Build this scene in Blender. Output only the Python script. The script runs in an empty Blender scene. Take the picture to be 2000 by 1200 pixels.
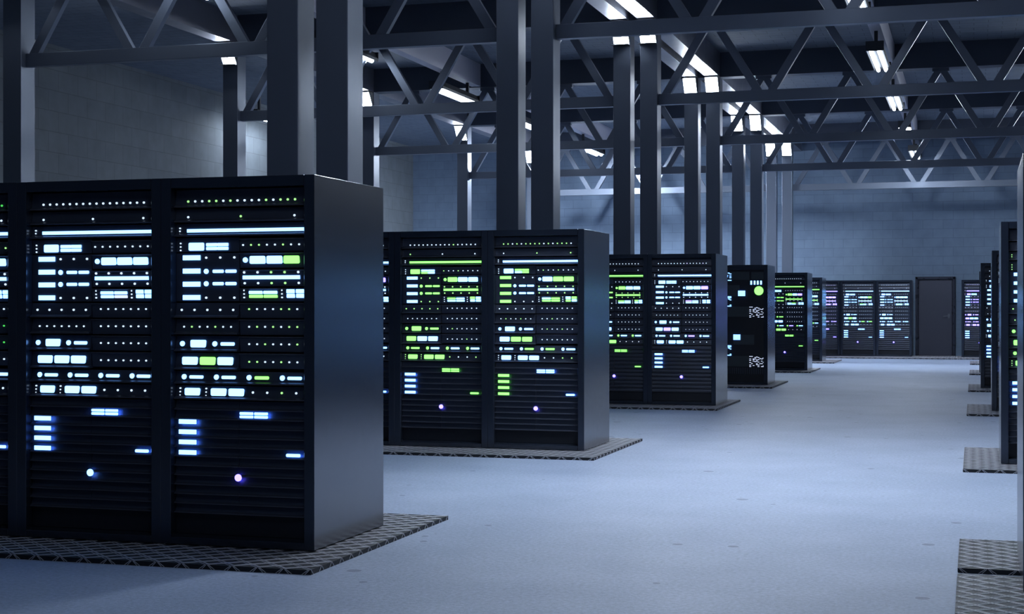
import bpy, math, random
random.seed(7)
D = bpy.data
C = bpy.context.scene.collection
sc = bpy.context.scene

# ------------------------------------------------------------------ materials
def mat(name):
    m = D.materials.new(name); m.use_nodes = True
    nt = m.node_tree; b = nt.nodes['Principled BSDF']
    return m, nt, b
def simple(name, col, rough=.5, metal=0., noise=0., nscale=6., bump=0., bscale=60., spec=.5, stretch=(1,1,1)):
    m, nt, b = mat(name)
    b.inputs['Base Color'].default_value = (*col, 1)
    b.inputs['Roughness'].default_value = rough
    b.inputs['Metallic'].default_value = metal
    b.inputs['Specular IOR Level'].default_value = spec
    tc = nt.nodes.new('ShaderNodeTexCoord'); mp = nt.nodes.new('ShaderNodeMapping')
    mp.inputs['Scale'].default_value = stretch
    nt.links.new(tc.outputs['Object'], mp.inputs[0])
    if noise:
        n = nt.nodes.new('ShaderNodeTexNoise'); n.inputs['Scale'].default_value = nscale; n.inputs['Detail'].default_value = 6
        nt.links.new(mp.outputs[0], n.inputs['Vector'])
        r = nt.nodes.new('ShaderNodeMapRange')
        r.inputs['From Min'].default_value = .3; r.inputs['From Max'].default_value = .7
        r.inputs['To Min'].default_value = max(0, rough - noise); r.inputs['To Max'].default_value = min(1, rough + noise)
        nt.links.new(n.outputs['Fac'], r.inputs[0]); nt.links.new(r.outputs[0], b.inputs['Roughness'])
    if bump:
        n2 = nt.nodes.new('ShaderNodeTexNoise'); n2.inputs['Scale'].default_value = bscale; n2.inputs['Detail'].default_value = 4
        nt.links.new(mp.outputs[0], n2.inputs['Vector'])
        bp = nt.nodes.new('ShaderNodeBump'); bp.inputs['Strength'].default_value = bump; bp.inputs['Distance'].default_value = .004
        nt.links.new(n2.outputs['Fac'], bp.inputs['Height']); nt.links.new(bp.outputs[0], b.inputs['Normal'])
    return m
def emit(name, col, s, sampling=None):
    m, nt, b = mat(name)
    b.inputs['Base Color'].default_value = (*[c*.5 for c in col], 1)
    b.inputs['Emission Color'].default_value = (*col, 1)
    b.inputs['Emission Strength'].default_value = s
    if sampling: m.cycles.emission_sampling = sampling
    return m
def block_wall(name, c1, c2, mortar, bw, bh, rot=(0,0,0), rough=.85, bstr=.5, msz=.006):
    m, nt, b = mat(name)
    tc = nt.nodes.new('ShaderNodeTexCoord'); mp = nt.nodes.new('ShaderNodeMapping')
    mp.inputs['Rotation'].default_value = rot
    nt.links.new(tc.outputs['Object'], mp.inputs[0])
    br = nt.nodes.new('ShaderNodeTexBrick'); br.offset = .5; br.squash = 1
    br.inputs['Scale'].default_value = 1; br.inputs['Brick Width'].default_value = bw; br.inputs['Row Height'].default_value = bh
    br.inputs['Mortar Size'].default_value = msz; br.inputs['Mortar Smooth'].default_value = .4
    br.inputs['Color1'].default_value = (*c1, 1); br.inputs['Color2'].default_value = (*c2, 1); br.inputs['Mortar'].default_value = (*mortar, 1)
    nt.links.new(mp.outputs[0], br.inputs['Vector'])
    n = nt.nodes.new('ShaderNodeTexNoise'); n.inputs['Scale'].default_value = 3; n.inputs['Detail'].default_value = 8
    nt.links.new(tc.outputs['Object'], n.inputs['Vector'])
    mx = nt.nodes.new('ShaderNodeMixRGB'); mx.blend_type = 'MULTIPLY'; mx.inputs[0].default_value = .35
    nt.links.new(br.outputs['Color'], mx.inputs[1]); nt.links.new(n.outputs['Fac'], mx.inputs[2])
    nt.links.new(mx.outputs[0], b.inputs['Base Color'])
    b.inputs['Roughness'].default_value = rough
    bp = nt.nodes.new('ShaderNodeBump'); bp.inputs['Strength'].default_value = bstr; bp.inputs['Distance'].default_value = .01; bp.invert = True
    n2 = nt.nodes.new('ShaderNodeTexNoise'); n2.inputs['Scale'].default_value = 45
    nt.links.new(tc.outputs['Object'], n2.inputs['Vector'])
    ad = nt.nodes.new('ShaderNodeMath'); ad.operation = 'MULTIPLY_ADD'; ad.inputs[1].default_value = .15
    nt.links.new(n2.outputs['Fac'], ad.inputs[0]); nt.links.new(br.outputs['Fac'], ad.inputs[2])
    nt.links.new(ad.outputs[0], bp.inputs['Height']); nt.links.new(bp.outputs[0], b.inputs['Normal'])
    return m

M = {}
M['column'] = simple('painted_steel', (.145,.172,.228), .36, .5, .05, 3, .03, 90)
M['beam'] = simple('dark_beam_paint', (.085,.10,.135), .5, .45, .06, 3)
M['longbeam'] = simple('long_beam_paint', (.24,.25,.30), .38, .4, .06, 3)
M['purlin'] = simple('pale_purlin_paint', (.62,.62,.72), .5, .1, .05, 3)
M['frame'] = simple('rack_shell_paint', (.029,.040,.066), .21, .6, .03, 14, .02, 160)
M['frame'].node_tree.nodes['Principled BSDF'].inputs['Coat Weight'].default_value=.75
M['frame'].node_tree.nodes['Principled BSDF'].inputs['Coat Roughness'].default_value=.2
M['unit'] = simple('server_face_paint', (.045,.056,.088), .42, .35, .06, 20, .05, 120)
M['lip'] = simple('lip_highlight_paint', (.10,.105,.135), .4, .4, .05, 20)  # lighter colour paints in the edge highlight along slat and server unit lips
M['blank'] = simple('blanking_plate_paint', (.010,.013,.022), .5, .2, .05, 20)
M['panelgrey'] = simple('grey_panel_paint', (.05,.065,.08), .5, .3, .05, 20)
M['plate'] = simple('tread_base_steel', (.007,.009,.014), .6, .1, .1, 30)
M['web'] = simple('tread_web_steel', (.03,.032,.04), .5, .3, .1, 40)
M['rib'] = simple('tread_rib_steel', (.5,.5,.55), .35, .3, .1, 40)
M['strand'] = simple('tread_strand_steel', (.36,.365,.41), .45, .3, .12, 40)
M['housing'] = simple('lamp_housing', (.06,.065,.075), .5, .4, .05, 8)
M['door'] = simple('door_paint', (.06,.065,.10), .5, .1, .05, 6)
M['doorframe'] = simple('door_frame_paint', (.05,.055,.08), .3, .6, .05, 6)
M['handle'] = simple('door_handle_steel', (.2,.21,.24), .3, 1.)
COOL = (.77,.87,1.0)
M['tube'] = emit('fluorescent_tube', COOL, 60)
M['tube_strong'] = emit('fluorescent_tube_strong', COOL, 60)
M['diffuser'] = emit('lamp_diffuser', COOL, 125)
LEDC = {'c': ((.76,1.8,4.0), 1.), 'g': ((.52,2.1,.34), 1.), 'v': ((.88,.72,4.0), 1.), 'w': ((.8,.9,1.2), 1.), 'd': ((.08,.75,.12), 1.)}
LEDC.update({'C': ((.80,1.02,1.3), 1.), 'G': ((.50,1.15,.36), 1.), 'V': ((.85,.8,1.5), 1.), 'W': ((.8,.9,1.1), 1.), 'D': ((.08,.75,.12), 1.)})
for k,(c_,s_) in LEDC.items(): M['led_'+k] = emit('indicator_glow_'+{'c':'cyan','g':'green','v':'violet','w':'white','d':'deep_green'}[k.lower()]+('_dot' if k.isupper() else ''), c_, s_)

# floor
m, nt, b = mat('polished_concrete'); M['floor'] = m
tc = nt.nodes.new('ShaderNodeTexCoord')
n1 = nt.nodes.new('ShaderNodeTexNoise'); n1.inputs['Scale'].default_value = 1.1; n1.inputs['Detail'].default_value = 8; n1.inputs['Roughness'].default_value = .62
nt.links.new(tc.outputs['Object'], n1.inputs['Vector'])
cr = nt.nodes.new('ShaderNodeValToRGB'); cr.color_ramp.elements[0].position = .3; cr.color_ramp.elements[1].position = .7
cr.color_ramp.elements[0].color = (.35,.42,.57,1); cr.color_ramp.elements[1].color = (.43,.505,.67,1)
nt.links.new(n1.outputs['Fac'], cr.inputs[0])
vo = nt.nodes.new('ShaderNodeTexVoronoi'); vo.inputs['Scale'].default_value = 3.6; vo.inputs['Randomness'].default_value = 1
nt.links.new(tc.outputs['Object'], vo.inputs['Vector'])
wn = nt.nodes.new('ShaderNodeTexWhiteNoise'); nt.links.new(vo.outputs['Color'], wn.inputs['Vector'])
sz = nt.nodes.new('ShaderNodeMapRange'); sz.inputs['To Min'].default_value = .012; sz.inputs['To Max'].default_value = .17
pw = nt.nodes.new('ShaderNodeMath'); pw.operation = 'POWER'; pw.inputs[1].default_value = 3
nt.links.new(wn.outputs['Value'], pw.inputs[0]); nt.links.new(pw.outputs[0], sz.inputs[0])
lt = nt.nodes.new('ShaderNodeMath'); lt.operation = 'LESS_THAN'
nt.links.new(vo.outputs['Distance'], lt.inputs[0]); nt.links.new(sz.outputs[0], lt.inputs[1])
n3 = nt.nodes.new('ShaderNodeTexNoise'); n3.inputs['Scale'].default_value = 38; n3.inputs['Detail'].default_value = 9; n3.inputs['Roughness'].default_value = .72
nt.links.new(tc.outputs['Object'], n3.inputs['Vector'])
mx0 = nt.nodes.new('ShaderNodeMixRGB'); mx0.blend_type = 'MULTIPLY'; mx0.inputs[0].default_value = 1
nt.links.new(cr.outputs[0], mx0.inputs[1]); gr = nt.nodes.new('ShaderNodeMapRange'); gr.inputs['From Min'].default_value=.3; gr.inputs['From Max'].default_value=.7; gr.inputs['To Min'].default_value=.55; gr.inputs['To Max'].default_value=.95
nt.links.new(n3.outputs['Fac'], gr.inputs[0]); nt.links.new(gr.outputs[0], mx0.inputs[2])
mx = nt.nodes.new('ShaderNodeMixRGB'); mx.inputs[2].default_value = (.13,.16,.22,1)
ml = nt.nodes.new('ShaderNodeMath'); ml.operation = 'MULTIPLY'; ml.inputs[1].default_value = .75
nt.links.new(lt.outputs[0], ml.inputs[0]); nt.links.new(ml.outputs[0], mx.inputs[0]); nt.links.new(mx0.outputs[0], mx.inputs[1])
nt.links.new(mx.outputs[0], b.inputs['Base Color']); b.inputs['Roughness'].default_value = .55
b.inputs['Specular IOR Level'].default_value = .35
bp = nt.nodes.new('ShaderNodeBump'); bp.inputs['Strength'].default_value = .6; bp.inputs['Distance'].default_value = .006
nt.links.new(n3.outputs['Fac'], bp.inputs['Height']); nt.links.new(bp.outputs[0], b.inputs['Normal'])

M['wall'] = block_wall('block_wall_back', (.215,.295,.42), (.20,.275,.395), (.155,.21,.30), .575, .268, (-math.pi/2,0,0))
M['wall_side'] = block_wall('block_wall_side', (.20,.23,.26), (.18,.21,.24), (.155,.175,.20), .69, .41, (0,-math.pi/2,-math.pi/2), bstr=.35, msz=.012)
M['ceiling'] = block_wall('ceiling_panel', (.20,.24,.31), (.19,.23,.30), (.09,.11,.15), .5, .25, (0,0,0), bstr=.6)

# ------------------------------------------------------------------ mesh builder
class MB:
    def __init__(s): s.v=[]; s.f=[]; s.m=[]; s.mats=[]
    def mi(s, m):
        if m not in s.mats: s.mats.append(m)
        return s.mats.index(m)
    def poly(s, pts, faces, m):
        o=len(s.v); s.v += [tuple(p) for p in pts]; k=s.mi(m)
        for f in faces: s.f.append([o+i for i in f]); s.m.append(k)
    def box(s, x0,x1,y0,y1,z0,z1, m):
        s.poly([(x0,y0,z0),(x1,y0,z0),(x1,y1,z0),(x0,y1,z0),(x0,y0,z1),(x1,y0,z1),(x1,y1,z1),(x0,y1,z1)],
               [(0,3,2,1),(4,5,6,7),(0,1,5,4),(1,2,6,5),(2,3,7,6),(3,0,4,7)], m)
    def extr_x(s, prof, x0, x1, m):      # prof: list (y,z), counter-clockwise seen from +x
        n=len(prof)
        s.poly([(x0,y,z) for y,z in prof]+[(x1,y,z) for y,z in prof],
               [tuple(range(n-1,-1,-1)), tuple(range(n,2*n))]+[(i,(i+1)%n,n+(i+1)%n,n+i) for i in range(n)], m)
    def bar(s, a, b, w, h, m, up=(0,1,0)):   # box between two points; w across, h along "up"
        import mathutils as mu
        a=mu.Vector(a); b=mu.Vector(b); d=(b-a).normalized(); u=mu.Vector(up); side=d.cross(u).normalized(); u=side.cross(d).normalized()
        P=[]
        for p in (a,b):
            for i,j in ((-1,-1),(1,-1),(1,1),(-1,1)): P.append(p+side*(w/2*i)+u*(h/2*j))
        s.poly(P, [(0,1,2,3),(7,6,5,4),(0,4,5,1),(1,5,6,2),(2,6,7,3),(3,7,4,0)], m)
    def rrect(s, x0,x1,z0,z1,y0,y1,r,m,seg=4):   # rounded slab facing -y (front y0)
        r=min(r,(x1-x0)/2,(z1-z0)/2); pts=[]
        for cx,cz,a0 in ((x1-r,z1-r,0),(x0+r,z1-r,90),(x0+r,z0+r,180),(x1-r,z0+r,270)):
            for i in range(seg+1):
                a=math.radians(a0+90*i/seg); pts.append((cx+r*math.cos(a),cz+r*math.sin(a)))
        n=len(pts)
        s.poly([(x,y0,z) for x,z in pts]+[(x,y1,z) for x,z in pts], [tuple(range(n))[::-1]]+[(i,(i+1)%n,n+(i+1)%n,n+i) for i in range(n)], m)
    def disc(s, cx,cz,r,y0,y1,m,seg=12):
        pts=[(cx+r*math.cos(2*math.pi*i/seg),cz+r*math.sin(2*math.pi*i/seg)) for i in range(seg)]
        s.poly([(x,y0,z) for x,z in pts]+[(x,y1,z) for x,z in pts], [tuple(range(seg))[::-1]]+[(i,(i+1)%seg,seg+(i+1)%seg,seg+i) for i in range(seg)], m)
    def mesh(s, name, recalc=True):
        me=D.meshes.new(name); me.from_pydata(s.v,[],s.f)
        for m in s.mats: me.materials.append(M[m])
        me.polygons.foreach_set('material_index', s.m)
        if recalc:
            import bmesh
            bm=bmesh.new(); bm.from_mesh(me); bmesh.ops.recalc_face_normals(bm, faces=bm.faces[:]); bm.to_mesh(me); bm.free()
        me.update(); return me
    def build(s, name, parent=None, loc=None, bevel=0):
        o=D.objects.new(name, s.mesh(name)); C.objects.link(o)
        if parent: o.parent=parent
        if loc: o.location=loc
        if bevel:
            bv=o.modifiers.new('bevel','BEVEL'); bv.width=bevel; bv.segments=2; bv.limit_method='ANGLE'
        return o
def tag(o, label, cat, group=None):
    o['label']=label; o['category']=cat
    if group: o['group']=group
    return o
def empty(name, loc, label, cat, group=None, rz=0):
    o=D.objects.new(name,None); C.objects.link(o); o.location=loc; o.rotation_euler=(0,0,rz); o.empty_display_size=.2
    return tag(o,label,cat,group)
def struct(o): o['kind']='structure'; return o
def link(name, me, parent, loc=(0,0,0)):
    o=D.objects.new(name, me); C.objects.link(o); o.parent=parent; o.location=loc; return o

# ------------------------------------------------------------------ room shell
ZC=6.65; XL=-17.45; XR=14.2; YB=46.7; YN=-4.0; P=.0315
def shell(name, box, m):
    b=MB(); b.box(*box, m); return struct(b.build(name))
shell('floor', (XL-.3,XR+.3,YN-.3,YB+.3,-.2,0), 'floor')
shell('ceiling', (XL-.3,XR+.3,YN-.3,YB+.3,ZC,ZC+.2), 'ceiling')
shell('wall_back', (XL-.3,XR+.3,YB,YB+.3,0,ZC), 'wall')
shell('wall_front', (XL-.3,XR+.3,YN-.3,YN,0,ZC), 'wall')
shell('wall_left', (XL-.3,XL,YN,YB,0,ZC), 'wall_side')
shell('wall_right', (XR,XR+.3,YN,YB,0,ZC), 'wall_side')

# door in the back wall
dx0,dx1,dz=-1.65,-.517,2.34
b=MB()
for a in ((dx0,dx0+.075,YB-.10,YB,0,dz),(dx1-.075,dx1,YB-.10,YB,0,dz),(dx0,dx1,YB-.10,YB,dz-.075,dz),
          (dx0+.075,dx0+.10,YB-.06,YB,0,dz-.075),(dx1-.10,dx1-.075,YB-.06,YB,0,dz-.075),(dx0+.1,dx1-.1,YB-.06,YB,dz-.10,dz-.075)): b.box(*a,'doorframe')
door=struct(b.build('door_1', bevel=.008))
b=MB(); b.box(dx0+.10,dx1-.10,YB-.035,YB,.01,dz-.10,'door'); dp=b.build('door_panel',door,bevel=.004)
b=MB(); b.box(-.73,-.67,YB-.045,YB-.035,1.12,1.25,'handle'); b.box(-.71,-.69,YB-.10,YB-.045,1.18,1.20,'handle'); b.bar((-.69,YB-.10,1.195),(-.86,YB-.10,1.175),.022,.02,'handle')
b.build('door_handle',dp)

# ------------------------------------------------------------------ server rack pieces (local: x 0..1, front y=0, base z=0)
RH=2.19; RD=1.09; FY=.074
# units: id, x0,x1,z0,z1, profile
UNITS=[('A',.066,.934,2.014,2.125,'dn'),('B',.066,.934,1.925,2.010,'dn'),('C',.066,.934,1.840,1.921,'dn'),
 ('D',.066,.486,1.746,1.836,'flat'),('E',.490,.934,1.746,1.828,'up'),('F',.066,.486,1.450,1.744,'flat'),
 ('G',.490,.934,1.648,1.744,'up'),('H',.490,.934,1.538,1.644,'up'),('I',.490,.934,1.449,1.534,'up'),
 ('J',.066,.486,1.352,1.446,'dn'),('K',.490,.934,1.351,1.445,'up'),('L',.066,.486,1.252,1.348,'dn'),
 ('Ma',.490,.934,1.250,1.347,'up'),('Mb',.490,.934,1.150,1.246,'up'),('Mc',.490,.934,1.050,1.146,'up'),
 ('P',.066,.486,1.150,1.248,'dn'),('Q',.066,.486,1.040,1.146,'dn'),
 ('R',.066,.934,.955,1.036,'dn'),('S',.066,.934,.863,.950,'dn')]
def face_y(prof, z, z0, z1):
    t=(z-z0)/(z1-z0)
    if prof=='dn': return FY-.017*(1-t)
    if prof=='up': return FY-.014*t
    return FY-.004
def unit_profile(prof, z0, z1):
    g=.003; z0+=g; z1-=g; B=.42
    if prof=='dn': return [(FY-.002,z1),(FY-.015,z0+.016),(FY-.033,z0+.008),(FY-.033,z0),(B,z0),(B,z1)]
    if prof=='up': return [(FY-.022,z1),(FY-.022,z1-.006),(FY-.012,z1-.010),(FY-.001,z0),(B,z0),(B,z1)]
    return [(FY-.004,z1),(FY-.004,z0),(B,z0),(B,z1)]
# lights: unit, kind, id, geometry
DOT=.0068; SD=.0055
LIGHTS=[]
def Ld(u,i,x,z,r=DOT): LIGHTS.append((u,'indicator_light',i,('o',x,z,r)))
def Lr(u,n,i,x0,x1,z0,z1,r=.008): LIGHTS.append((u,n,i,('r',x0,x1,z0,z1,r)))
def Ls(u,i,x,zs): LIGHTS.append((u,'indicator_strip',i,('s',x,zs)))
for k in range(16): Ld('A','A%d'%k,.151+.7*k/15,2.052)
for k,x in enumerate((.151,.499,.847)): Ld('B','B%d'%k,x,1.958)
Ls('C','Cs',.095,(1.892,1.874,1.855)); Lr('C','light_bar','Cb',.143,.925,1.866,1.886,.001)
Ls('D','Ds',.096,(1.801,1.78,1.759)); Lr('D','display_light','Dr',.151,.252,1.757,1.804)
for k,(x0,z0) in enumerate(((.268,1.782),(.342,1.782),(.268,1.759),(.342,1.759))): Lr('D','key_light','Dg%d'%k,x0,x0+.071,z0,z0+.019,.004)
for k in range(8): Ld('E','E%d'%k,.512+.363*k/7,1.787,SD)
for k,z in enumerate((1.700,1.620,1.541,1.461)): Lr('F','bar_light','Fb%d'%k,.112,.227,z,z+.029,.001)
for k in range(3): Ld('F','Fd%d'%k,.267+.093*k,1.714)
for k in range(3): Ld('F','Fd%d'%(k+3),.267+.093*k,1.474)
for k,z in enumerate((1.632,1.558)):
    LIGHTS.append(('F','status_light','Fc%d'%k,('o',.267,z,.0148)))
    for j,x in enumerate((.311,.395)): Lr('F','pill_light','Fp%d'%(k*2+j),x,x+.071,z-.0095,z+.0095,.006)
LIGHTS.append(('G','status_light','Gc',('o',.527,1.698,.0155)))
for k,x in enumerate((.556,.666,.776)): Lr('G','display_light','Gr%d'%k,x,x+.101,1.675,1.721,.009)
for k in range(5): Ld('H','Hd%d'%k,.521+.0875*k,1.624); Ld('H','He%d'%k,.521+.0875*k,1.560)
Lr('H','light_bar','Hb',.511,.880,1.583,1.605,.001)
Ls('I','Is0',.519,(1.517,1.496,1.475)); Ls('I','Is1',.765,(1.517,1.496,1.475))
for k,(x0,z0) in enumerate(((.552,1.496),(.647,1.496),(.552,1.473),(.647,1.473))): Lr('I','key_light','Ig%d'%k,x0,x0+.088,z0,z0+.018,.004)
for k,(x0,z0) in enumerate(((.796,1.4995),(.857,1.4995),(.796,1.4725),(.857,1.4725))): Lr('I','key_light','Ih%d'%k,x0,x0+.051,z0,z0+.0235,.004)
for k in range(5): Ld('J','J%d'%k,.106+.0855*k,1.401)
for k in range(7): Ld('K','K%d'%k,.552+.0519*k,1.406,SD); Ld('L','L%d'%k,.122+.052*k,1.300,SD)
for u,z in (('Ma',1.301),('Mb',1.198),('Mc',1.093)):
    for k in range(7): Ld(u,'%s%d'%(u,k),.552+.0519*k,z,SD)
LIGHTS.append(('P','status_light','Pc0',('o',.111,1.198,.0155))); Lr('P','display_light','Pr',.166,.268,1.176,1.221,.009)
LIGHTS.append(('P','status_light','Pc1',('o',.327,1.198,.0155))); Lr('P','pill_light','Pp',.366,.457,1.188,1.208,.007)
for k,x in enumerate((.110,.228,.345)): Lr('Q','display_light','Q%d'%k,x,x+.102,1.072,1.119,.009)
for k,(a,x) in enumerate(((.122,.158),(.337,.372),(.552,.589),(.768,.801))):
    LIGHTS.append(('R','status_light','Rc%d'%k,('o',a,.999,.0155))); Lr('R','pill_light','Rp%d'%k,x,x+.092,.989,1.008,.007)
Ls('S','Ss0',.096,(.930,.909,.888)); Ls('S','Ss1',.269,(.930,.909,.888))
for k,x in enumerate((.127,.301,.418)): Lr('S','display_light','Sr%d'%k,x,x+.101,.888,.932,.009)
for k,x in enumerate((.577,.670,.764,.857)): Ld('S','Sd%d'%k,x,.911)
# vents: louvre panels left 'U' and right 'V'
VZ0,VZ1,NS=.183,.858,12
for k,z in enumerate((.718,.657,.596,.534)): Lr('U','bar_light','Ub%d'%k,.100,.214,z,z+.026,.001)
LIGHTS.append(('V','status_light','Vc',('o',.492,.405,.0215)))
for k,(x0,z0) in enumerate(((.503,.780),(.598,.780),(.503,.760),(.598,.760))): Lr('V','key_light','Vg%d'%k,x0,x0+.086,z0,z0+.015,.004)
Lr('V','pill_light','Vp',.804,.893,.538,.556,.006)

def led_geom(b, g, y, m, back=.02):
    if g[0]=='s' or (g[0]=='o' and g[3]<.01): m='led_'+m[-1].upper()
    if g[0]=='o': b.disc(g[1],g[2],g[3],y-.005,y+back,m, 20 if g[3]>.01 else 10)
    elif g[0]=='s':
        for z in g[2]: b.disc(g[1],z,.0046,y-.005,y+.02,m,8)
    else: b.rrect(g[1],g[2],g[3],g[4],y-.005,y+back,g[5],m)
def light_y(u, g):
    z = g[2] if g[0]=='o' else (sum(g[2])/3 if g[0]=='s' else (g[3]+g[4])/2)
    if u in 'UV': return FY-.032
    for (i,x0,x1,z0,z1,p) in UNITS:
        if i==u: return face_y(p,z,z0,z1)-.001
def color_of(scheme, i):
    if i in scheme: return scheme[i]
    a=i.rstrip('0123456789')
    if a in scheme: return scheme[a]
    if i[0] in scheme: return scheme[i[0]]
    return scheme['*']
def louvre(b, x0, x1):
    h=(VZ1-VZ0)/NS
    for k in range(NS):
        z=VZ0+h*k
        b.extr_x([(FY-.004,z+h-.001),(FY-.014,z+.014),(FY-.031,z+.007),(FY-.031,z+.001),(FY-.010,z+.001),(FY+.006,z+h-.001)], x0, x1,'unit')
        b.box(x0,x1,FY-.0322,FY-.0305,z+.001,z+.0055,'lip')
    b.box(x0,x1,FY+.01,FY+.03,VZ0,VZ1,'blank')
cache={}
def get(key, fn):
    if key not in cache: cache[key]=fn()
    return cache[key]
def frame_mesh():
    b=MB(); t=.066
    b.box(0,t,0,RD,0,RH,'frame'); b.box(1-t,1,0,RD,0,RH,'frame')
    b.box(t,1-t,0,RD,2.128,RH,'frame'); b.box(t,1-t,.44,RD,0,2.128,'frame')
    b.extr_x([(0,.042),(0,0),(.44,0),(.44,.056),(.07,.056)], t,1-t,'frame')
    return b.mesh('cabinet_frame')
def unit_mesh(u, scheme=None):
    def fn():
        b=MB()
        i,x0,x1,z0,z1,p=[q for q in UNITS if q[0]==u][0]
        b.extr_x(unit_profile(p,z0,z1),x0+.001,x1-.001,'unit')
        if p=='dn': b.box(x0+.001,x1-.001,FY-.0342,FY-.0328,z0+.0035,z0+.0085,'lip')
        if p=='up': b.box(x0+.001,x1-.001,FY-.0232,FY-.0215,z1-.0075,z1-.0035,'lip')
        if scheme:
            for (uu,n,i2,g) in LIGHTS:
                if uu==u: led_geom(b,g,light_y(u,g),'led_'+color_of(scheme,i2),.002 if u in 'UV' else .02)
        return b.mesh('server_unit')
    return get((u,tuple(sorted(scheme.items())) if scheme else None),fn)
def vent_mesh(u, scheme=None):
    def fn():
        b=MB(); louvre(b,*((.067,.487) if u=='U' else (.489,.933)))
        if scheme:
            for (uu,n,i2,g) in LIGHTS:
                if uu==u: led_geom(b,g,light_y(u,g),'led_'+color_of(scheme,i2),.002 if u in 'UV' else .02)
        return b.mesh('louvre_panel')
    return get((u,tuple(sorted(scheme.items())) if scheme else None),fn)
def light_mesh(u,n,i,g,c):
    def fn():
        b=MB(); led_geom(b,g,light_y(u,g),'led_'+c,.002 if u in 'UV' else .02); return b.mesh(n)
    return get((i,c),fn)
def blank_mesh():
    b=MB(); b.box(.067,.933,FY-.006,.43,.058,VZ0-.002,'blank'); return b.mesh('blanking_panel')
def server_rack(x, y, scheme, label, group, full=False):
    t=empty('server_rack',(x,y,P),label,'server rack',group)
    f=link('cabinet_frame',get('frame',frame_mesh),t)
    bv=f.modifiers.new('bevel','BEVEL'); bv.width=.003; bv.segments=1; bv.limit_method='ANGLE'
    par={}
    for q in UNITS: par[q[0]]=link('server_unit',unit_mesh(q[0],None if full else scheme),t)
    for u in 'UV': par[u]=link('louvre_panel',vent_mesh(u,None if full else scheme),t)
    link('blanking_panel',get('blank',blank_mesh),t)
    if full:
        for (u,n,i,g) in LIGHTS:
            c=color_of(scheme,i); o=link(n,light_mesh(u,n,i,g,c),par[u])
            if c in 'gd': o['label']='green '+n.replace('_',' ')
            elif c=='v': o['label']='violet '+n.replace('_',' ')
    return t

# colour schemes of the lights
def g_(*a): return {k:'g' for k in a}
S1a={'*':'c','Vc':'v',**g_('A0','A3','A4','A6','A11','A13','A14','A15','B1','E1','E2','E5','Gr2','Hd2','Hd3','He2','He3','Ig2','Ig3','K0','K4','K5','L1','L4','Ma1','Ma3','Ma5','Ma6','Mb2','Mb6','Mc0','Mc1','Mc4','Q1','Rp2','Sd2')}
S1b={'*':'c','Ig3':'w'}
S1c={'*':'c','A':'d','A14':'g','L':'g','K':'c','Ma':'d','Mb':'d','Mc':'c','E':'g'}
S2a={'*':'c','Vc':'v','F':'g','Fb':'c','H':'g','P':'g','J':'g','S':'g','Sd1':'c','Sd2':'c','Vg':'g','Vp':'g',**g_('B0','A10','Cb','Dr','Dg2','Gc','Gr0','Ig0','Ih0','Q0','Rc','Rp0','E0','E3','Mb1','Mc4')}
S2b={'*':'c','Vc':'v','Ub':'g','Fb':'g','Fd':'c',**g_('A0','A1','A3','A5','A6','A7','A8','A10','A12','A13','A14','B1','B2','Dg0','Dg1','Dg3','E1','E4','Gr1','Gr2','Hd','He','Ig1','Ig2','Ig3','Ih1','Ih2','L1','L4','Ma2','Mb1','Mb4','Q1','Q2','Rp1','Rp2','Sd2','Sd3')}
S3a={'*':'c','Vc':'v','Gr2':'v','Ig0':'v','Q1':'v','Rp2':'v','A9':'v','A14':'v','Mb':'w','Mc':'w'}
S3b={'*':'c','Vc':'v','Vg':'g','Vp':'g','Fp':'g','S':'g','Sd':'w',**g_('Cb','Gr0','Gc','Hb','Hd','He','Ih0','Rc','Ig0','Dr')}
S5={'*':'c','Vc':'v','Vg':'g','Vp':'g','Fp':'g','P':'g','S':'g','Sd':'w','Q0':'v','Rp2':'v','Gr2':'v','Gc':'g','Gr0':'g','Hb':'g','Hd':'g','Ig1':'g','Rc':'g','Cb':'g','Dr':'g'}
S6={'*':'c','Vc':'v','Vp':'g','Hb':'g','Cb':'g','Rc':'g'}
SWa={'*':'c','Vc':'v'}
SWb={'*':'c','Vc':'v','Gr2':'g','Q1':'g','Rp2':'g','Rp3':'g','Ig0':'g'}
SWc={'*':'v','Fb':'c','Ub':'c','Dr':'w'}
SWd={'*':'v','Fb':'c','Ub':'c','Dg':'c','Q1':'c','Q2':'c'}
SR1={'*':'c','Fb':'g','Cb':'g','Q0':'g','Gr0':'g','Hb':'g','Vp':'g','S':'g'}
SR2={'*':'g','Fb':'c','Ub':'c','Gr':'c','Cb':'c','Vc':'v','Sr1':'c','A':'d'}
SR3={'*':'c','Vc':'v','Cb':'g','Rc':'g'}
SR4={'*':'c','Vc':'v'}

G='server racks standing in rows'
XE={1:-3.668,2:-3.678,3:-3.553,4:-3.601,5:-3.560,6:-3.784}
YF={1:8.178,2:14.65,3:21.92,4:28.07,5:34.64,6:40.52}
server_rack(XE[1]-1,YF[1],S1a,'server rack with cyan and few green lights ending the nearest left row',G,True)
server_rack(XE[1]-2,YF[1],S1b,'all-cyan server rack second from the aisle end in the nearest left row',G,True)
server_rack(XE[1]-3,YF[1],S1c,'server rack cut by the left photo edge, third from the aisle in the nearest row',G)
server_rack(XE[2]-1,YF[2],S2b,'server rack with green side bars at the aisle end of the second left row',G,True)
server_rack(XE[2]-2,YF[2],S2a,'server rack with a long green light bar, second in the second left row',G,True)
server_rack(XE[2]-3,YF[2],S3a,'server rack mostly hidden behind the nearest row, third in the second left row',G)
server_rack(XE[3]-1,YF[3],S3a,'server rack with cyan and violet lights at the aisle end of the third left row',G,True)
server_rack(XE[3]-2,YF[3],S3b,'half-hidden server rack with green light bars, second in the third left row',G)
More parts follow.
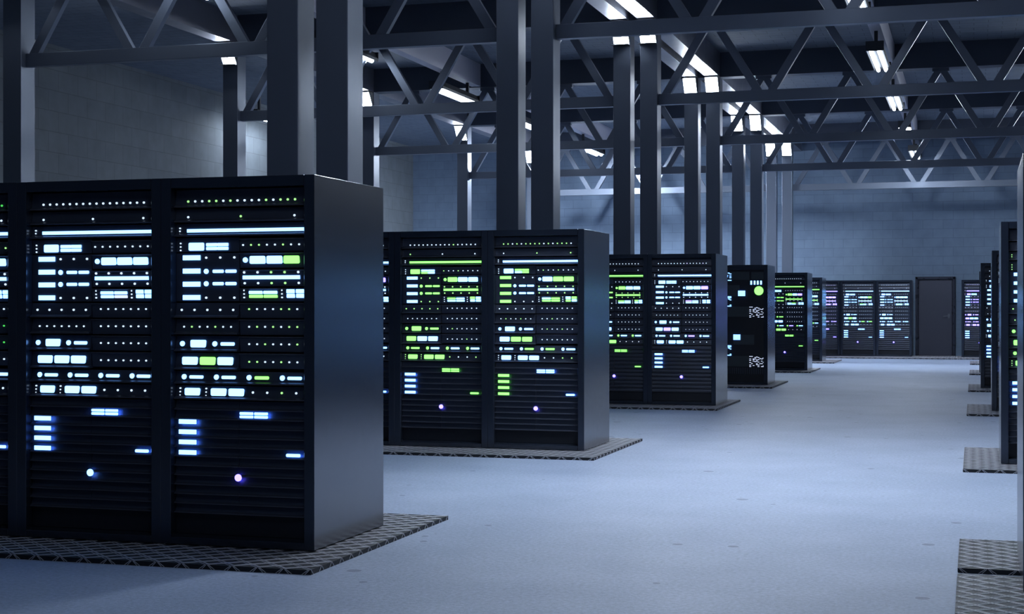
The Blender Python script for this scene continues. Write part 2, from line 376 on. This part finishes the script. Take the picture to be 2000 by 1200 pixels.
server_rack(XE[5]-1,YF[5],S5,'server rack with green, cyan and violet lights ending the fifth left row',G)
server_rack(XE[6]-1,YF[6],S6,'narrowly visible server rack at the aisle end of the sixth, farthest left row',G)
for k,(s,l) in enumerate(((SWa,'all-cyan server rack by the back wall, nearest left of the door'),(SWb,'server rack by the back wall with a few green lights, second left of the door'),(SWc,'violet-lit server rack by the back wall, third left of the door'))):
    server_rack(-1.699-1.0-1.012*k,45.29,s,l,G)
server_rack(-.334,45.29,SWd,'violet-lit server rack by the back wall, right of the door',G)
RX=[.235,.235,.235,.115,.115]
RY=[8.02,14.52,21.9,28.07,34.64]
RS=[SR1,SR2,SR3,SR4,S6]
RL=['server rack at the right photo edge showing only its side, nearest right row','server rack with green round lights at the aisle end of the second right row','dark server rack sliver at the aisle end of the third right row','server rack with cyan bars at the aisle end of the fourth right row','server rack sliver at the aisle end of the fifth right row']
for i in range(5):
    server_rack(RX[i],RY[i],RS[i],RL[i],G)
server_rack(RX[2]+1,RY[2],S1b,'cyan-lit server rack second from the aisle in the third right row',G)
server_rack(RX[2]+2,RY[2],S3a,'server rack third from the aisle in the third right row',G)
server_rack(RX[4]+1,RY[4],S2b,'server rack second from the aisle in the fifth right row',G)
server_rack(RX[0]+1,RY[0],S3b,'server rack second from the aisle in the nearest right row',G)
server_rack(RX[1]+1,RY[1],S1b,'server rack second from the aisle in the second right row',G)

# the different cabinet in the fourth row
def control_cabinet(x,y,label,group):
    t=empty('control_cabinet',(x,y,P),label,'server cabinet',group)
    b=MB(); tt=.07
    b.box(0,.02,0,RD,0,RH,'frame'); b.box(1-tt,1,0,RD,0,RH,'frame'); b.box(.02,1-tt,0,RD,2.1,RH,'frame'); b.box(.02,1-tt,.44,RD,0,2.1,'frame'); b.box(.02,1-tt,0,.44,0,.04,'frame')
    b.build('cabinet_frame',t,bevel=.003)
    b=MB(); b.box(.02,.93,.03,.43,.04,2.1,'blank')
    b.build('front_panel',t)
    y0=.03
    for (x0,x1,z0,z1) in ((.05,.664,1.915,2.065),(.05,.483,1.613,1.823),(.05,.658,1.24,1.426),(.373,.751,.727,.911),(.05,.664,.327,.52),(.70,.92,1.93,2.06)):
        b=MB(); b.box(x0,x1,y0-.010,y0+.01,z0,z1,'panelgrey'); b.build('inset_panel',t,bevel=.002)
    b=MB()
    for k in range(22): b.box(.06+.04*k,.075+.04*k,y0-.006,y0+.01,.19,.30,'unit')
    b.build('vent_grille',t)
    for x0 in (.684,.745,.803,.862):
        b=MB(); b.rrect(x0,x0+.030,1.829,1.899,y0-.008,y0+.01,.001,'led_c'); b.build('bar_light',t)
    b=MB(); b.disc(.837,1.716,.082,y0-.010,y0+.01,'led_g',32); b.build('status_light',t)['label']='large round green light'
    for (gx,gz) in ((.461,1.621),(.373,.816)):
        b=MB()
        for i in range(5):
            for j in range(5): b.box(gx+.026*i,gx+.026*i+.0215,y0-.018,y0,gz+.02*j,gz+.02*j+.016,'led_c')
        b.build('matrix_light',t)
    b=MB(); b.rrect(.503,.571,.752,.776,y0-.018,y0,.004,'led_w'); 
    dash=[(465,522,852),(550,580,870),(578,605,860),(605,633,870),(465,495,895),(633,660,886),(660,690,893),(685,702,880),(522,580,893),(522,550,908),(605,633,905),(578,605,912),(465,495,920),(522,550,930),(550,580,940),(578,605,930),(660,685,930),(605,633,946),(465,495,955),(690,702,950),(495,522,972),(578,605,972),(633,690,972),(578,605,990),(465,495,997),(605,633,997),(522,550,1005),(465,495,1022),(605,633,1022),(660,702,1022),(690,702,1008)]
    for z00 in (1.428,.524):
        b=MB()
        for (a,c,zz) in dash:
            x0=.664+(a-465)*.258/237; x1=.664+(c-465)*.258/237; z=z00-(zz-848)*.196/180
            b.box(x0,x1,y0-.008,y0+.01,z-.011,z-.002,'led_w')
        b.build('readout_light',t)
    for z00,rows in ((2.049,((.015,.045,0),(.045,.077,.017),(0,.018,.045),(.045,.077,.055),(0,.012,.07),(.045,.077,.085),(.015,.077,.133))),(1.615,((.012,.075,0),(.012,.05,.022),(.05,.075,.022),(.02,.05,.044),(.05,.075,.06),(.05,.075,.155),(0,.075,.175))),(.712,((.012,.075,0),(.012,.05,.022),(.05,.075,.022),(.02,.05,.044),(.05,.075,.06),(.05,.075,.155),(0,.075,.175)))):
        b=MB()
        for (a,c,dz_) in rows: b.box(.257+a,.257+c,y0-.016,y0,z00-dz_-.012,z00-dz_,'led_c')
        b.build('readout_light',t)
    return t
control_cabinet(XE[4]-1,YF[4],'dark cabinet with one large round green light ending the fourth left row',G)

# ------------------------------------------------------------------ tread plates
def tread_plate(x0,x1,y0,y1,label,inner=False):
    b=MB(); b.box(x0,x1,y0,y1,0.0,P-.0055,'plate')
    ax,ay=.155,.140; zt=P-.0055
    prof=[(-.021,0),(-.0195,.002),(-.010,.002),(-.008,.0006),(.008,.0006),(.010,.002),(.0195,.002),(.021,0)]
    L=math.hypot(ax,ay)
    for sgn in (1,-1):
        dx,dy=ax/L,sgn*ay/L; nx,ny=-dy,dx
        # lines: y = sgn*ay/ax*(x-xs)+y0
        n0=-int((y1-y0)/ay)-2; n1=int((x1-x0)/ax)+2
        rng = range(n0,n1+1) if sgn>0 else range(0,n1-n0+1)
        for k in rng:
            xs=x0+ax*k
            # param along x; clip to the rectangle
            def yy(x): return y0+sgn*ay/ax*(x-xs)
            xa,xb=x0,x1
            xy0=xs; xy1=xs+sgn*(y1-y0)*ax/ay
            lo,hi=min(xy0,xy1),max(xy0,xy1)
            xa=max(xa,lo); xb=min(xb,hi)
            if xb-xa<.01: continue
            pa=(xa,yy(xa)); pb=(xb,yy(xb))
            pts=[]
            for (px,py) in (pa,pb):
                for (o,h) in prof:
                    X=min(max(px+nx*o,x0),x1); Y=min(max(py+ny*o,y0),y1)
                    pts.append((X,Y,zt+h+(.0003 if sgn>0 else 0)))
            n=len(prof)
            b.poly(pts,[(i,i+1,n+i+1,n+i) for i in (0,1,2,4,5,6)],'strand'); b.poly(pts,[(3,4,n+4,n+3)],'web')
    # ribs on the front and side faces
    k=0
    while x0+ax*k<=x1:
        X=x0+ax*k
        for s in (-1,1):
            for off in (0,.018):
                a=(X+s*(.004+off*.4),y0-.001,zt); c=(X+s*(.030+off),y0-.001,.001)
                if x0<=c[0]<=x1: b.bar(a,c,.0035,.003,'rib')
        k+=1
    k=0
    while y0+ay*k<=y1:
        Y=y0+ay*k
        for xx,sd in ((x1,.001),(x0,-.001)):
            for s in (-1,1):
                c=(xx+sd,Y+s*.03,.001)
                if y0<=c[1]<=y1: b.bar((xx+sd,Y+s*.004,zt),c,.0035,.003,'rib',up=(1,0,0))
        k+=1
    me=b.mesh('tread_plate',recalc=False)
    o=D.objects.new('tread_plate',me); C.objects.link(o)
    return tag(o,label,'floor plate','patterned tread plates under the racks')
ORD=['nearest','second','third','fourth','fifth','sixth']
for i,(y0,y1) in enumerate(((7.603,9.861),(14.031,16.246),(21.271,23.5),(27.33,29.8),(34.055,36.31),(39.934,42.3))):
    tread_plate(-7.0 if i<3 else -5.0,-3.43,y0,y1,'dark diamond tread plate under the %s left rack row'%ORD[i])
tread_plate(-.083,2.5,6.30-.0,8.508,'diamond tread plate at the bottom right corner, nearest on the right side')
tread_plate(-.083,2.5,8.693,9.794,'diamond tread plate just behind the bottom right corner one, under the nearest right rack row')
for i,(y0,y1) in enumerate(((13.99,16.2),(21.227,23.4),(27.244,29.5),(34.01,36.2),(40.033,42.2))):
    tread_plate(-.09,2.5,y0,y1,'dark diamond tread plate under the %s right rack row'%ORD[i+1])
tread_plate(-4.9,.9,44.016,46.27,'long tread plate along the back wall before the door')

# ------------------------------------------------------------------ columns, lamps, beams, trusses
YP=[11.74+6.468*i for i in range(6)]
CW,CD=.287,.33
ZB=6.15
def column_mesh():
    b=MB(); b.box(0,CW,0,CD,0,ZB,'column'); b.box(-.08,CW+.08,-.08,CD+.08,0,.025,'column')
    return b.mesh('steel_column')
def lamp_meshes():
    h=MB()
    # wedge: top at z 0, bottom -.365; protrudes .25 to the front (-y)
    h.poly([(0.01,-.26,0),(CW-.01,-.26,0),(CW-.01,0,0),(.01,0,0),(.01,-.26,-.02),(CW-.01,-.26,-.02),(CW-.01,0,-.365),(.01,0,-.365)],
           [(0,1,2,3),(0,4,5,1),(0,3,7,4),(1,5,6,2),(4,7,6,5),(3,2,6,7)],'housing')
    h.box(.0,CW,-.135,0,-.385,-.372,'housing')
    f=MB()
    import mathutils as mu
    n=mu.Vector((0,-.345,-.26)).normalized()*.004
    pts=[mu.Vector(p)+n for p in ((.02,-.255,-.028),(CW-.02,-.255,-.028),(CW-.02,-.004,-.36),(.02,-.004,-.36))]
    p2=[p-n*.9 for p in pts]
    f.poly(pts+p2,[(0,3,2,1),(0,1,5,4),(1,2,6,5),(2,3,7,6),(3,0,4,7),(4,5,6,7)],'diffuser')
    return h.mesh('housing'), f.mesh('diffuser')
cm=column_mesh(); hm,fm=lamp_meshes()
def column(x,y,label,lamp_label,lamp=True):
    o=D.objects.new('steel_column',cm); C.objects.link(o); o.location=(x,y,0)
    bv=o.modifiers.new('bevel','BEVEL'); bv.width=.006; bv.segments=2
    tag(o,label,'column','steel columns')
    if lamp:
        t=empty('column_lamp',(x,y-.001,ZB-.012),lamp_label,'lamp','wedge lamps at the column tops')
        link('housing',hm,t); link('diffuser',fm,t)
NEAR=['nearest','second-nearest','third-nearest','fourth-nearest','fifth-nearest','farthest']
for i,y in enumerate(YP):
    for s,x in (('left',-5.70),('right',-5.25)):
        column(x,y,'%s steel column of the %s column pair beside the aisle'%(s,NEAR[i]),'white lamp atop the %s column of the %s pair beside the aisle'%(s,NEAR[i]))
for i in range(1,6):
    column(-12.84,YP[i],'single steel column by the left wall, %s of that line'%NEAR[i-1 if i<5 else 5],'white lamp atop the %s single column by the left wall'%NEAR[i-1 if i<5 else 5])
for i in range(0,6):
    for s,x in (('left',1.98),('right',2.43)):
        column(x,YP[i],'%s steel column of the %s pair on the right side of the hall'%(s,NEAR[i]),'lamp atop the %s column of the %s pair on the right side'%(s,NEAR[i]))

def box_thing(name,box,m,label,cat,group=None,bevel=0):
    b=MB(); b.box(*box,m); return tag(b.build(name,bevel=bevel),label,cat,group)
GB='ceiling beams'
for i,y in enumerate(YP):
    box_thing('cross_beam',(-12.84,XR,y,y+CD,ZB,ZC),'beam','deep dark ceiling beam across the hall above the %s column pair'%NEAR[i],'beam',GB)
for n,x in (('left column of each aisle pair',-5.70),('right column of each aisle pair',-5.25),('single columns near the left wall',-12.84),('left column of each right-hand pair',1.98),('right column of each right-hand pair',2.43)):
    # interrupted by the cross beams
    e=empty('long_beam',(x,0,ZB),'ceiling beam running into depth over the '+n,'beam',GB)
    ys=[YN]+[q for y in YP for q in (y,y+CD)]+[YB]
    for a in range(0,len(ys),2):
        b=MB(); b.box(0,CW,ys[a],ys[a+1],.0,ZC-ZB,'longbeam'); b.build('beam_segment',e)
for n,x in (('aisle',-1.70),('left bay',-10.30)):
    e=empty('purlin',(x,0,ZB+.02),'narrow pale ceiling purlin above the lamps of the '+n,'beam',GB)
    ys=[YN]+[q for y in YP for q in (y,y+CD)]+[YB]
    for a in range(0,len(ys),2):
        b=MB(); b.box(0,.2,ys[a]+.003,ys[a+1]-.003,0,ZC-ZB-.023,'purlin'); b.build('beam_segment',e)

ZCH0,ZCH1=4.777,4.955
def truss(xa,xb,y,n,label):
    t=empty('roof_truss',(xa,y,ZCH0),label,'truss','roof trusses')
    L=xb-xa; yc=.06
    b=MB(); b.box(0,L,0,.12,0,ZCH1-ZCH0,'column'); b.build('bottom_chord',t,bevel=.004)
    H=ZB-ZCH0; p=L/n
    for k in range(n):
        for (x0,x1) in ((p*k+.10,p*(k+.5)-.02),(p*(k+1)-.10,p*(k+.5)+.02)):
            z0=ZCH1-ZCH0-.03; z1=H
            import mathutils as mu
            b=MB(); a=mu.Vector((x0,yc,z0)); c=mu.Vector((x1,yc,z1)); w=.125
            dirn=(c-a); hw=w/2*dirn.length/abs(dirn.z)
            b.poly([(x0-hw,.015,z0),(x0+hw,.015,z0),(x1+hw,.015,z1),(x1-hw,.015,z1),(x0-hw,.105,z0),(x0+hw,.105,z0),(x1+hw,.105,z1),(x1-hw,.105,z1)],
                   [(0,1,2,3),(7,6,5,4),(0,4,5,1),(1,5,6,2),(2,6,7,3),(3,7,4,0)],'column')
            b.build('diagonal_brace',t,bevel=.003)
        b=MB(); x=p*(k+.5)
        b.box(x-.16,x+.16,.0,.12,H-.06,H,'column'); b.build('gusset_plate',t)
    return t
for i,y in enumerate(YP):
    yt=y+.11
    truss(-4.96,1.98,yt,4,'steel roof truss over the aisle, %s of the six'%NEAR[i])
    truss(-12.553,-5.70,yt,4,'steel roof truss over the left bay, %s of the six'%NEAR[i])

def tube_mesh(strong=False):
    b=MB(); L=2.2
    def capsule(cx,y0,y1,z,r,m,seg=14,rs=4):
        rings=[]
        for e,(yy,sg) in enumerate(((y0+r,-1),(y1-r,1))):
            rr=range(rs+1) if sg<0 else range(rs,-1,-1)
            for q in rr:
                a=math.pi/2*q/rs  # 0 = tip
                rings.append((yy+sg*r*math.cos(a), max(r*math.sin(a),.001)))
        pts=[(cx+rad*math.cos(2*math.pi*j/seg),yv,z+rad*math.sin(2*math.pi*j/seg)) for yv,rad in rings for j in range(seg)]
        n=len(rings)
        b.poly(pts,[(i*seg+j,i*seg+(j+1)%seg,(i+1)*seg+(j+1)%seg,(i+1)*seg+j) for i in range(n-1) for j in range(seg)]+[tuple(range(seg))[::-1],tuple(range((n-1)*seg,n*seg))],m)
    m='tube_strong' if strong else 'tube'
    capsule(0,-L/2,L/2,0,.036,m)
    return b.mesh('light_tube')
tm=tube_mesh()
def fixture_housing():
    b=MB()
    # inverted tray with sloped sides
    b.poly([(-.14,-1.16,-.035),(.14,-1.16,-.035),(.09,-1.16,.08),(-.09,-1.16,.08),(-.14,1.16,-.035),(.14,1.16,-.035),(.09,1.16,.08),(-.09,1.16,.08)],
           [(0,1,2,3),(7,6,5,4),(1,5,6,2),(3,2,6,7),(0,3,7,4),(0,4,5,1)],'housing')
    b.box(-.150,-.135,-1.16,1.16,-.08,-.03,'housing'); b.box(.135,.150,-1.16,1.16,-.08,-.03,'housing')
    b.box(-.150,.150,-1.18,-1.16,-.085,.08,'housing'); b.box(-.150,.150,1.16,1.18,-.05,.08,'housing')
    return b.mesh('housing')
fh=fixture_housing()
tubes={}
def tube_mat(p):
    if p not in tubes: tubes[p]=emit('fluorescent_tube_%d'%p, COOL, p)
    return tubes[p]
def ceiling_light(x,yfar,z,label,power,ztop,strong=False):
    t=empty('ceiling_light',(x,yfar-1.12,z),label,'ceiling light','twin-tube ceiling lights')
    link('housing',fh,t)
    for s in (-.068,.068):
        o=link('light_tube',tm,t,(s,0,-.08))
        o.material_slots[0].link='OBJECT'; o.material_slots[0].material=tube_mat(power)
    for yy in (-.8,.8):
        b=MB(); b.box(-.03,.03,yy-.03,yy+.03,.08,ztop-z,'housing'); b.build('hanger',t)
    return t
HL=5.86
FL=['first','second','third','fourth','fifth','sixth','seventh','farthest']
for k in range(8):
    yf=23.0+5.77*(k-3)
    ceiling_light(-1.60,yf,HL,'twin-tube ceiling light over the aisle, %s from the camera'%FL[k],[50,40,8,8,8,10,360,8][k],ZB+.02)
for k in range(5):
    yf=25.1+5.78*(k-1)
    ceiling_light(-10.2,yf,HL,'twin-tube ceiling light over the left bay, %s from the camera'%FL[k],[16,16,16,16,800][k],ZB+.02)
t=ceiling_light(-1.60,14.35,HL,'deep-shaded bright ceiling light over the near aisle',430,ZB)
b=MB()
for a in ((-.30,-.28,-1.25,1.25,-.50,.0),(.28,.30,-1.25,1.25,-.50,.0),(-.30,.30,-1.27,-1.25,-.50,.0),(-.30,.30,1.25,1.27,-.50,.0),(-.30,.30,-1.27,1.27,.0,.02)): b.box(*a,'housing')
b.build('lamp_shade',t)
ceiling_light(-16.6,35.7,6.13,'twin-tube ceiling light close to the left wall',60,ZC)

# ------------------------------------------------------------------ world, camera, view
HAZE=0
w=D.worlds.new('hall_dark'); sc.world=w; w.use_nodes=True
w.node_tree.nodes['Background'].inputs[0].default_value=(.02,.03,.05,1); w.node_tree.nodes['Background'].inputs[1].default_value=.2
vs_=w.node_tree.nodes.new('ShaderNodeVolumeScatter'); vs_.inputs['Density'].default_value=HAZE; vs_.inputs['Color'].default_value=(.75,.87,1,1); vs_.inputs['Anisotropy'].default_value=.35
if HAZE: w.node_tree.links.new(vs_.outputs[0],w.node_tree.nodes['World Output'].inputs['Volume'])
cam=D.cameras.new('camera'); co=D.objects.new('camera',cam); C.objects.link(co); sc.camera=co
cam.sensor_fit='HORIZONTAL'; cam.sensor_width=36; cam.lens=2989*36/2000; cam.clip_end=200
co.location=(0,0,1.45); co.rotation_euler=(math.pi/2,0,math.radians(16.792))
vs=sc.view_settings; vs.view_transform='Standard'; vs.look='None'; vs.exposure=0; vs.gamma=1; vs.use_curve_mapping=False
sc.cycles.use_denoising=True
try: sc.cycles.denoiser='OPENIMAGEDENOISE'
except Exception: pass
sc.cycles.max_bounces=6; sc.cycles.diffuse_bounces=3; sc.cycles.glossy_bounces=3
sc.cycles.sample_clamp_indirect=4
